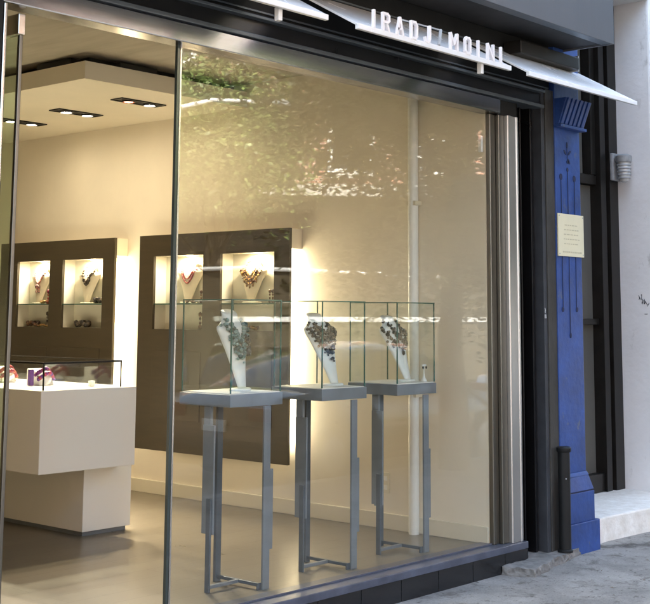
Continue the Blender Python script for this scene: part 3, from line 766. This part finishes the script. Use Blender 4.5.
for k in range(34):
    nb_.mi = rg.randrange(3)
    nb_.ball(b.front(.062+rg.uniform(-.03, .03), .56+rg.uniform(-.13, .13), rg.uniform(.012, .04)), rg.uniform(.007, .015), 1)
tag(nb_.build('brooch', ms, origin=b.front(.06, .56), smooth='all'), 'dark cluster brooch pinned on the pale green bib', 'brooch')
b = Bust((5.635, .34, 1.03), .40, .13, .42, R(0)); b.make('white bust wearing the dense brown necklace in the middle glass case', G1)
necklace(b, [(.90, 1.0, .74, .011, 19), (.86, 1.0, .64, .012, 21), (.80, .95, .55, .013, 19), (.78, .8, .46, .012, 15)], 'dark', 'dense brown floral collar necklace on a white bust', 'necklaces in the glass cases', cluster=2, pendant=(0, .40, .03, 8))
b = Bust((6.345, .34, 1.03), .39, .13, .42, R(4)); b.make('white bust wearing the dark flower necklace in the rightmost glass case', G1)
necklace(b, [(.93, 1.0, .66, .012, 17), (.80, .95, .52, .014, 13)], 'dark', 'dark flower cluster necklace with hanging drops on a white bust', 'necklaces in the glass cases', drops=3, cluster=3)
es = thing('earring_stand', 'tiny white earring stand in the rightmost glass case', 'earring stand', (6.400, .25, 1.03))
MB().lathe((6.400, .25, 1.03), [(.020, 0), (.019, .006), (.007, .03), (.004, .05), (.004, .10)], 14).build('stem', 'bust', es, smooth=True)
MB().box(6.380, 6.420, .246, .254, 1.129, 1.137).build('crossbar', 'bust', es)
mb = MB(); ms = stones('dark')
for dx in (-.017, .017): mb.ball((6.400+dx, .243, 1.118), .007, 1, (1, 1, 1.4))
tag(mb.build('earrings', ms, origin=(6.400, .243, 1.118)), 'small dark earrings hanging from the white earring stand', 'earrings')

# ------------------------------------------------------------------ small wall items
o = thing('wall_socket', 'cream electrical socket plate low on the side wall', 'socket', (6.80, .885, .3))
MB().box(6.802, 6.8095, .855, .915, .235, .375).build('plate', 'trim', o, bevel=.003)
MB().box(6.800, 6.8018, .87, .90, .26, .29).build('outlet', 'white', o); MB().box(6.800, 6.8018, .87, .90, .32, .35).build('outlet', 'white', o)
o = thing('wall_pipe', 'white vertical pipe running up the side wall', 'pipe', (6.77, .61, 0))
MB().cyl((6.765, .612, 0), (6.765, .612, 3.255), .036, n=20).build('tube', 'bust', o, smooth=True)
for z in (.9, 2.2): MB().box(6.735, 6.8085, .57, .655, z, z+.03).build('clip', 'trim', o)
o = MB().box(6.775, 6.80, .05, .075, 2.53, 2.64).build('alarm_sensor', 'bust', origin=(6.78, .06, 2.53), bevel=.004)
tag(o, 'small white alarm sensor near the top of the chrome jamb', 'sensor')

# ------------------------------------------------------------------ blue pilaster
PL = thing('pilaster', 'cobalt blue cast pilaster with fluted bracket and incised stems', 'pilaster', (7.72, 0, ZG))
MB().box(7.548, 7.89, -.05, .30, .372, 3.62).build('shaft', 'blue', PL, bevel=.004)
pf = MB()
pf.hexa([(7.55, -.064, .345), (7.905, -.064, .345), (7.915, .30, .345), (7.55, .30, .345), (7.55, -.052, .3715), (7.895, -.052, .3715), (7.895, .30, .3715), (7.55, .30, .3715)])
pf.hexa([(7.55, -.078, .245), (7.945, -.078, .245), (7.95, .30, .245), (7.55, .30, .245), (7.55, -.062, .3445), (7.902, -.062, .3445), (7.912, .30, .3445), (7.55, .30, .3445)])
pf.build('base_moulding', 'blue', PL, bevel=.003)
MB().box(7.55, 7.948, -.074, .30, .236, .2445).build('base_groove', 'bluedk', PL)
MB().box(7.55, 7.952, -.078, .30, .035, .2355).build('base_block', 'blue', PL, bevel=.004)
MB().box(7.55, 8.005, -.088, .30, ZG-.02, .0345).build('foot_block', 'blue', PL, bevel=.006)
# tilted fluted bracket
br = MB(); yT, yB = -.155, -.085; zT, zB = 2.985, 2.80
br.hexa([(7.545, yB, zB), (7.893, yB, zB), (7.893, -.052, zB), (7.545, -.052, zB), (7.545, yT, zT), (7.893, yT, zT), (7.893, -.052, zT), (7.545, -.052, zT)])
bo = br.build('bracket', 'blue', PL, bevel=.003)
fl = MB(); n = 6
for k in range(n):
    a = 7.552+(7.886-7.552)*k/n; w = (7.886-7.552)/n*.58
    fl.hexa([(a, yB-.016, zB+.004), (a+w, yB-.016, zB+.004), (a+w, yB-.001, zB+.004), (a, yB-.001, zB+.004), (a, yT-.016, zT-.004), (a+w, yT-.016, zT-.004), (a+w, yT-.001, zT-.004), (a, yT-.001, zT-.004)])
fl.build('flutes', 'blue', bo, bevel=.002)
MB().box(7.54, 7.90, -.108, -.052, 2.778, 2.799).build('bracket_ledge', 'blue', bo, bevel=.003)
orn = MB(); Y_ = -.0512
def ell(cx, cz, rx, rz, ang=0, n=14):
    ca, sa = math.cos(ang), math.sin(ang)
    orn.prism([(cx+rx*math.cos(k*2*math.pi/n)*ca - rz*math.sin(k*2*math.pi/n)*sa, cz+rx*math.cos(k*2*math.pi/n)*sa + rz*math.sin(k*2*math.pi/n)*ca) for k in range(n)], Y_-.0016, Y_+.0005, 'y')
def line(x, z0, z1, w=.0075): orn.box(x-w/2, x+w/2, Y_-.0014, Y_+.0005, z0, z1)
cx = 7.712
ell(cx, 2.665, .011, .024); line(cx, 2.57, 2.66, .006)
for s_ in (-1, 1): ell(cx+s_*.030, 2.612, .009, .024, s_*-R(48)); ell(cx+s_*.019, 2.55, .011, .024, s_*R(38)) if s_ > 0 else None
ell(cx+.004, 2.545, .014, .012); ell(cx, 2.488, .013, .016)
line(cx, 1.33, 2.475)
for s_ in (-1, 1):
    ell(cx+s_*.092, 2.43, .019, .024); line(cx+s_*.092, 1.51, 2.41)
    ell(cx+s_*.096, 1.495, .016, .018)
ell(cx+.003, 1.315, .012, .02)
orn.build('incised_stems', 'bluedk', PL)
# plaque
pq = thing('plaque', 'cream enamel plaque fixed across the blue pilaster', 'plaque', (7.72, -.06, 1.87))
MB().box(7.552, 7.902, -.064, -.0535, 1.868, 2.168).build('sheet', 'plaque', pq, bevel=.002)
mb = MB(); rg = random.Random(2)
for k in range(5):
    z = 2.085-k*.033; x = 7.62+.02*rg.random()
    while x < 7.82:
        w = rg.uniform(.012, .035); mb.box(x, min(x+w, 7.84), -.0652, -.0638, z, z+.007); x += w+.012
x = 7.61
while x < 7.86: w = rg.uniform(.008, .024); mb.box(x, x+w, -.0652, -.0638, 1.893, 1.904); x += w+.007
mb.build('faded_lettering', 'plaquetext', pq)
mb = MB()
for x in (7.566, 7.888):
    for z in (1.884, 2.152): mb.cyl((x, -.0655, z), (x, -.0635, z), .005, n=10)
mb.build('screws', 'lampmetal', pq)
# grit and fallen leaves along the base
mb = MB(); rg = random.Random(21)
for k in range(46):
    if k < 26: x = rg.uniform(6.3, 9.6); y = -.075-abs(rg.gauss(0, .10)) if x < 6.8 else -.28-abs(rg.gauss(0, .25))
    else: x = rg.uniform(6.1, 9.8); y = rg.uniform(-1.2, -.35)
    a = rg.uniform(0, 6.28); r = rg.uniform(.006, .017); mb.mi = rg.randrange(2)
    V = [mb.bm.verts.new((x+r*u*math.cos(a)-r*v*math.sin(a), y+r*u*math.sin(a)+r*v*math.cos(a), ZG+.003+rg.uniform(0, .006))) for u, v in ((-1, 0), (-.2, .55), (1, .05), (-.1, -.5))]
    mb._f(V)
o = mb.build('fallen_leaves', [mat('dry_leaf', (.16, .10, .05), .8), mat('grey_litter', (.09, .085, .08), .9)])
tag(o, 'scattered dry leaf scraps and grit on the pavement', kind='stuff')
# stand pipe
sp = thing('stand_pipe', 'black capped stand pipe at the foot of the blue pilaster', 'pipe', (7.50, -.10, -.125))
MB().cyl((7.50, -.105, -.128), (7.50, -.105, .535), .041, n=22).build('tube', 'black', sp, smooth=True)
MB().lathe((7.50, -.105, .535), [(.047, 0), (.050, .006), (.050, .026), (.042, .034)], 22).build('cap', 'black', sp, smooth=True)
MB().lathe((7.50, -.105, -.124), [(.052, 0), (.052, .012), (.043, .02)], 22).build('collar', 'black', sp, smooth=True)
mb = MB(); mb.ball((7.472, -.136, .36), .006, 1); mb.build('bolt', 'lampmetal', sp)

# ------------------------------------------------------------------ neighbour entrance: recessed door, step, white pier
NB = thing('neighbour_building', 'neighbouring building with a white rendered side and recessed doorway', 'building', (9.5, 0, 0))
MB().box(9.75, 14.5, .31, 9, -.3, 11).build('white_wall', 'whitewall', NB, bevel=.02)
MB().box(7.90, 9.75, .90, 1.0, -.3, 11).build('entrance_wall', 'whitewall', NB)
mb = MB(); mb.box(7.90, 9.38, .78, .90, 2.66, 4.2); mb.build('transom_panel', 'nbglass', NB)
mb = MB(); mb.box(7.90, 9.748, .70, .80, 2.575, 2.655); mb.build('transom_bar', 'bronze', NB, bevel=.004)
mb = MB(); mb.box(9.39, 9.468, .70, .80, 2.66, 4.2); mb.box(9.47, 9.56, .655, .80, .0, 4.2); mb.box(9.60, 9.748, .64, .80, .0, 4.2); mb.box(9.561, 9.599, .70, .80, .0, 4.2); mb.build('door_frame', 'bronze', NB, bevel=.004)
dr = MB().box(7.90, 9.47, .76, .78, .15, 2.57).build('door_pane', 'nbglass', NB)
MB().box(7.90, 9.469, .70, .758, 1.38, 1.43).build('door_rail', 'bronze', dr, bevel=.003)
MB().box(7.90, 9.469, .68, .758, .004, .15).build('kick_rail', 'bronze', dr, bevel=.003)
stp = MB()
stp.prism([(8.008, -.005), (8.3, .028), (8.8, .002), (9.3, -.045), (9.748, -.06), (9.748, .69), (8.012, .69)], -.25, .0)
stp.build('door_step', 'step', NB, bevel=.012)
mb = MB(); rg = random.Random(4)
def scr(y0, z0, w, h, n):
    pts = []
    for k in range(n): pts.append((9.7488, y0-w*k/n+rg.uniform(-.25, .25)*w, z0+rg.uniform(-1, 1)*h))
    mb.tube(pts, .0028, 5)
scr(.475, 1.615, .035, .028, 9); scr(.44, 1.58, .035, .03, 9); scr(.405, 1.56, .03, .026, 8); scr(.42, 1.475, .04, .006, 4)
mb.build('scrawl', 'scuff', NB)
mb = MB(); mb.box(7.90, 9.745, .31, 9, 4.2, 11); mb.build('upper_wall', 'whitewall', NB)
# bulkhead lamp
L = thing('wall_lamp', 'grey jelly jar wall lamp on the corner of the white wall', 'wall lamp', (9.72, .60, 2.8))
MB().box(9.60, 9.748, .605, .638, 2.62, 2.86).build('wall_box', 'lampmetal', L, bevel=.01)
MB().cyl((9.66, .60, 2.815), (9.66, .575, 2.815), .036, n=14).build('arm', 'lampmetal', L, smooth=True)
MB().lathe((9.655, .53, 2.775), [(.066, 0), (.07, .01), (.07, .055), (.045, .068)], 22).build('lamp_cap', 'lampmetal', L, smooth=True)
j = MB().lathe((9.655, .53, 2.60), [(.014, 0), (.038, .012), (.052, .05), (.056, .12), (.054, .174)], 22).build('jar', mat('ribbed_jar_glass', (.55, .57, .58), .12, spec=.9, noise=.1, nscale=40), L, smooth=True)
mb = MB()
for k in range(5): mb.lathe((9.655, .53, 2.63+k*.028), [(.053+.003*min(k, 2), 0), (.058+.002*min(k, 2), .006), (.053+.003*min(k, 2), .012)], 20)
mb.build('ribs', 'lampmetal', j, smooth=True)

# ------------------------------------------------------------------ the street opposite (seen reflected in the glass)
def car(name, label, loc, rz, paint, style='saloon', group='cars parked along the street'):
    t = thing(name, label, 'car', (0, 0, 0), group)
    if style == 'saloon':
        L_ = 4.5; prof = [(-2.25, .55), (-2.22, .80), (-2.05, .93), (-1.35, .98), (-.2, .97), (.75, .94), (1.2, .90), (1.85, .80), (2.15, .68), (2.25, .50)]
        roof = [(-1.62, .975), (-1.30, 1.18), (-.85, 1.37), (-.3, 1.44), (.2, 1.42), (.55, 1.30), (.95, 1.08), (1.16, .93)]
    else:
        prof = [(-2.3, .55), (-2.28, .95), (-2.2, 1.05), (-1.2, 1.05), (0, 1.04), (.8, 1.02), (1.2, .98), (1.9, .88), (2.2, .76), (2.3, .55)]
        roof = [(-2.2, 1.05), (-2.05, 1.4), (-1.8, 1.68), (-.9, 1.74), (.1, 1.72), (.5, 1.58), (.95, 1.25), (1.2, 1.0)]
    W_ = .88; rs = []
    for x, z in prof:
        e = 1-.16*max(0, (abs(x)-1.6)/.65)**2; w = W_*e
        half = [(w*.90, .20), (w*.99, .36), (w, .58 if z > .62 else z*.9), (w*.955, max(z-.10, .45)), (w*.88, z-.015), (w*.55, z+.012), (0, z+.022)]
        rs.append([(x, y, q) for y, q in half] + [(x, -y, q) for y, q in half[-2::-1]])
    body = MB().rings(rs).build('body', paint, t, smooth=True)
    g = MB(); rs = []
    for x, z in roof:
        k = max(0, min(1, (z-.95)/.5)); w = .82-.17*k
        rs.append([(x, .82, .90), (x, w+.02*(1-k), z-.06), (x, w*.82, z-.005), (x, 0, z+.012), (x, -w*.82, z-.005), (x, -w-.02*(1-k), z-.06), (x, -.82, .90)])
    g.rings(rs).build('greenhouse', 'carglass', t, smooth=True)
    i0, i1 = (2, 5)
    r = MB(); rs = []
    for x, z in roof[i0:i1]:
        w = .67; rs.append([(x, w+.012, z-.075), (x, w*.80, z+.006), (x, 0, z+.024), (x, -w*.80, z+.006), (x, -w-.012, z-.075), (x, 0, z-.03)])
    r.rings(rs).build('roof', paint, t, smooth=True)
    for sx in (-1.42, 1.38):
        for sy in (-1, 1):
            wh = MB().lathe((0, 0, 0), [(.20, -.09), (.29, -.10), (.315, -.07), (.315, .07), (.29, .10), (.20, .09)], 24)
            for v in wh.bm.verts: v.co = Vector((v.co.x+sx, v.co.z*1.0+sy*.80, v.co.y+.315))
            w = wh.build('wheel', 'rubber', t, smooth=True)
            rm = MB().lathe((0, 0, 0), [(.06, -.105), (.19, -.095), (.20, .0), (.20, .06), (.06, .06)], 16)
            for v in rm.bm.verts: v.co = Vector((v.co.x+sx, -v.co.z*sy*-1 + sy*.80, v.co.y+.315)) if sy < 0 else Vector((v.co.x+sx, -v.co.z+sy*.80, v.co.y+.315))
            rm.build('rim', 'carsilver', w, smooth=True)
    for sy in (-1, 1):
        MB().box(2.14, 2.235, sy*.52-.16, sy*.52+.16, .60, .70).build('headlight', 'headlight', t, bevel=.02)
        MB().box(-2.24, -2.17, sy*.60-.14, sy*.60+.14, .68, .82).build('tail_light', 'taillight', t, bevel=.02)
        MB().box(.62, .76, sy*.93-.07, sy*.93+.07, .95, 1.06).build('wing_mirror', paint, t, bevel=.02)
    MB().box(-2.275, -2.255, -.17, .17, .56, .68).build('number_plate', 'platew', t, bevel=.003)
    MB().box(-2.28, -2.2, -.80, .80, .36, .52).build('bumper', paint, t, bevel=.03)
    t.location = loc; t.rotation_euler[2] = rz
    return t
car('parked_car', 'black saloon parked at the near kerb outside the shop', (11.2, -4.8, -.30), 0, 'carblack')
car('parked_car', 'silver saloon parked at the near kerb beyond the black saloon', (16.8, -4.8, -.30), 0, 'carsilver')
car('parked_car', 'white estate car parked at the far kerb', (22.0, -11.6, -.30), R(180), 'carwhite', 'estate')
car('parked_car', 'silver estate car parked at the far kerb', (16.4, -11.6, -.30), R(180), 'carsilver', 'estate')
car('parked_car', 'black estate car parked farther along the near kerb', (23.0, -4.85, -.30), 0, 'carblack', 'estate')

LEAVES = {}
def tree(label, loc, h0, h1, rad, nleaf, mats, seed, leaf=.16, group='street trees'):
    rg = random.Random(seed)
    t = thing('street_tree', label, 'tree', loc, group)
    x, y, z = loc
    tr = MB(); pts = []; top = h0+(h1-h0)*.55
    for k in range(7):
        f = k/6; pts.append((x+rg.uniform(-.06, .06)*f*3, y+rg.uniform(-.06, .06)*f*3, z+f*top))
    tr.tube(pts, [.17*(1-.62*k/6) for k in range(7)], 10)
    centres = []
    for k in range(13):
        a = k*2.399; rr = rad*rg.uniform(.35, .80); zz = h0+(h1-h0)*rg.uniform(.12, .9)
        f = max(.25, 1-abs((zz-h0)/(h1-h0)-.42)*1.1)
        c = Vector((x+rr*f*math.cos(a), y+rr*f*math.sin(a), z+zz)); centres.append(c)
        p0 = Vector(pts[rg.choice((3, 4, 5))]); mid = (p0+c)/2+Vector((0, 0, -.15))
        tr.tube([p0, mid, c], [.06, .04, .015], 6)
    tr.build('trunk', 'bark', t, smooth=True)
    lf = MB()
    for k in range(nleaf):
        c = rg.choice(centres); d = Vector((rg.gauss(0, 1), rg.gauss(0, 1), rg.gauss(0, .75)))
        p = c + d*rad*.27
        if y > -8 and p.y > .49*p.x-5.0 and p.z < 1.75+.27*math.hypot(p.x, p.y+4.6): continue   # boughs pruned back from the shop side
        s_ = leaf*rg.uniform(.6, 1.3); u = Vector((rg.gauss(0, 1), rg.gauss(0, 1), rg.gauss(0, .6))).normalized()
        w = u.cross(Vector((rg.gauss(0, 1), rg.gauss(0, 1), rg.gauss(0, 1)))).normalized()
        lf.mi = rg.choice((0, 0, 1, 1, 2))
        vs = [lf.bm.verts.new(p+u*s_*a_+w*s_*.5*b_) for a_, b_ in ((-.6, 0), (-.1, .55), (.6, 0), (-.1, -.55))]
        lf._f(vs)
    lf.build('crown', mats, t)
    return t
DK = ['leafdk', 'leafdk', 'leafmd']; LT = ['leafmd', 'leaflt', 'leaflt']
tree('tall dark leafed tree at the near kerb by the black saloon', (11.05, -3.3, ZG), 1.6, 5.9, 2.2, 60000, DK, 3, .07)
tree('dark leafed tree at the near kerb beyond the silver saloon', (15.0, -3.2, ZG), 2.1, 6.2, 2.3, 26000, DK, 5, .09)
tree('dark leafed tree at the near kerb straight across from the doorway', (4.9, -3.3, ZG), 4.0, 6.6, 2.1, 36000, DK, 6, .075)
tree('sunlit pale green tree on the far pavement at the corner', (20.6, -17.0, -.18), 4.6, 8.0, 2.4, 16000, LT, 8, .13)
tree('sunlit yellow green tree on the far pavement before the brick building', (17.6, -14.2, -.18), 3.9, 6.0, 2.3, 16000, LT, 9, .11)

# opposite building turned across the street corner
OB = thing('brick_building', 'red brick corner building with white framed windows across the street', 'building', (24, -24, -.18))
OB.rotation_euler[2] = 0
ob_parts = []
def obp(mb, name, m, parent=None): o = mb.build(name, m, parent or OB); ob_parts.append(o); return o
cx_, cy_ = 24, -24
wn_ = [(cx_+x, cx_+x+1.3, 5.9-.18+z, 7.9-.18+z) for z in (0, 3.3) for x in (-16, -13.3, -10.6, -7.9, -5.2, -2.5, .2, 2.9, 5.6, 8.3, 11, 13.7)]
obp(MB().plate(cx_-17.5, cx_+16.5, 4.95, 12.5, wn_, cy_, cy_+.35, 'y'), 'wall', 'brick')
obp(MB().plate(cx_-17.5, cx_+16.5, -.18, 4.949, [(cx_+x, cx_+x+2.6, .4, 3.3) for x in (-16, -12.5, -9, -5.5, -2, 1.5, 5, 8.5, 12)], cy_, cy_+.35, 'y'), 'shop_front', 'bronze')
obp(MB().box(cx_-17.5, cx_+16.5, cy_-8, cy_-.5, -.18, 12.5), 'rear_block', 'brickdk')
for (a, b_, c, d) in wn_:
    w = obp(MB().box(a, b_, cy_+.05, cy_+.08, c, d), 'window', 'winglass')
    o = MB().plate(a-.06, b_+.06, c-.06, d+.06, [(a+.09, b_-.09, c+.09, (c+d)/2-.04), (a+.09, b_-.09, (c+d)/2+.04, d-.09)], cy_+.36, cy_+.42, 'y').build('window_frame', 'carwhite', w)
    MB().box(a-.12, b_+.12, cy_+.355, cy_+.52, c-.20, c-.065).build('window_sill', 'limestone', w)
obp(MB().box(cx_-17.6, cx_+16.6, cy_+.36, cy_+.85, 4.95, 5.3), 'cornice', 'limestone')
obp(MB().box(cx_-17.6, cx_+16.6, cy_+.36, cy_+.56, 11.9, 12.5), 'parapet', 'limestone')
for x in (-16, -12.5, -9, -5.5, -2, 1.5, 5, 8.5, 12): obp(MB().box(cx_+x, cx_+x+2.6, cy_+.10, cy_+.14, .4, 3.3), 'shop_pane', 'winglass')
OB.rotation_euler[2] = R(46)
for nm, lab, x0, x1, hh, mm in (('far_building', 'pale stone building down the street on the far side', 40, 62, 14, 'limestone'), ('far_building', 'brown brick building opposite and left of the shop', -24, 2, 13, 'brickdk')):
    fb = thing(nm, lab, 'building', ((x0+x1)/2, -20, -.18))
    ws = [(x0+1+k*2.6, x0+2.3+k*2.6, z, z+1.9) for k in range(int((x1-x0-2)/2.6)) for z in (1.2, 4.6, 7.9)]
    MB().plate(x0, x1, -.18, hh, ws, -17.0, -16.7, 'y').build('wall', mm, fb)
    for (a, b_, c, d) in ws: MB().box(a, b_, -16.95, -16.9, c, d).build('window', 'winglass', fb)
    MB().box(x0, x1, -26, -17.05, -.18, hh-.02).build('rear_block', mm, fb)
# street lamp across the road
SL = thing('street_lamp', 'grey street lamp with a long curved arm on the far pavement', 'street lamp', (14.9, -13.2, -.18))
MB().tube([(14.9, -13.2, -.18), (14.9, -13.2, 2), (14.9, -13.2, 4.9)], [.10, .08, .055], 12).build('pole', 'lampmetal', SL, smooth=True)
MB().tube([(14.9, -13.2, 4.85), (15.4, -13.1, 5.3), (16.4, -12.9, 5.62), (18.0, -12.6, 5.75)], [.055, .05, .045, .04], 10).build('arm', 'carwhite', SL, smooth=True)
MB().box(17.9, 18.55, -12.72, -12.48, 5.68, 5.82).build('lamp_head', 'lampmetal', SL, bevel=.04)
# unseen van, added for the white bands it reflects in the shop window
VN = thing('reflection_van', 'added low dark brown van whose white roof edge and rub rail reflect in the window', 'truck', (15.5, -9.5, -.30))
MB().box(13.0, 21.0, -10.4, -8.5, .25, 2.1).build('cargo_box', 'ochre', VN, bevel=.04)
MB().box(12.95, 21.05, -10.45, -8.45, 2.102, 2.17).build('roof_edge', 'carwhite', VN, bevel=.03)
MB().box(13.0, 21.0, -8.493, -8.47, 1.34, 1.42).build('rub_rail', 'carwhite', VN)
cb = MB().prism([(21.1, .3), (23.0, .3), (23.05, 1.1), (22.7, 1.25), (22.2, 1.95), (21.1, 2.0)], -10.35, -8.55, 'y').build('cab', 'carwhite', VN, bevel=.05)
MB().prism([(21.5, 1.3), (22.4, 1.3), (22.12, 1.85), (21.5, 1.88)], -8.545, -8.535, 'y').build('cab_window', 'carglass', cb)
for sx in (14.4, 15.3, 22.0):
    for sy in (-10.2, -8.7): MB().cyl((sx, sy-.14, .12), (sx, sy+.14, .12), .42, n=22).build('wheel', 'rubber', VN, smooth=True)
MB().box(13.1, 21.1, -9.9, -9.0, .0, .24).build('chassis', 'duct', VN)
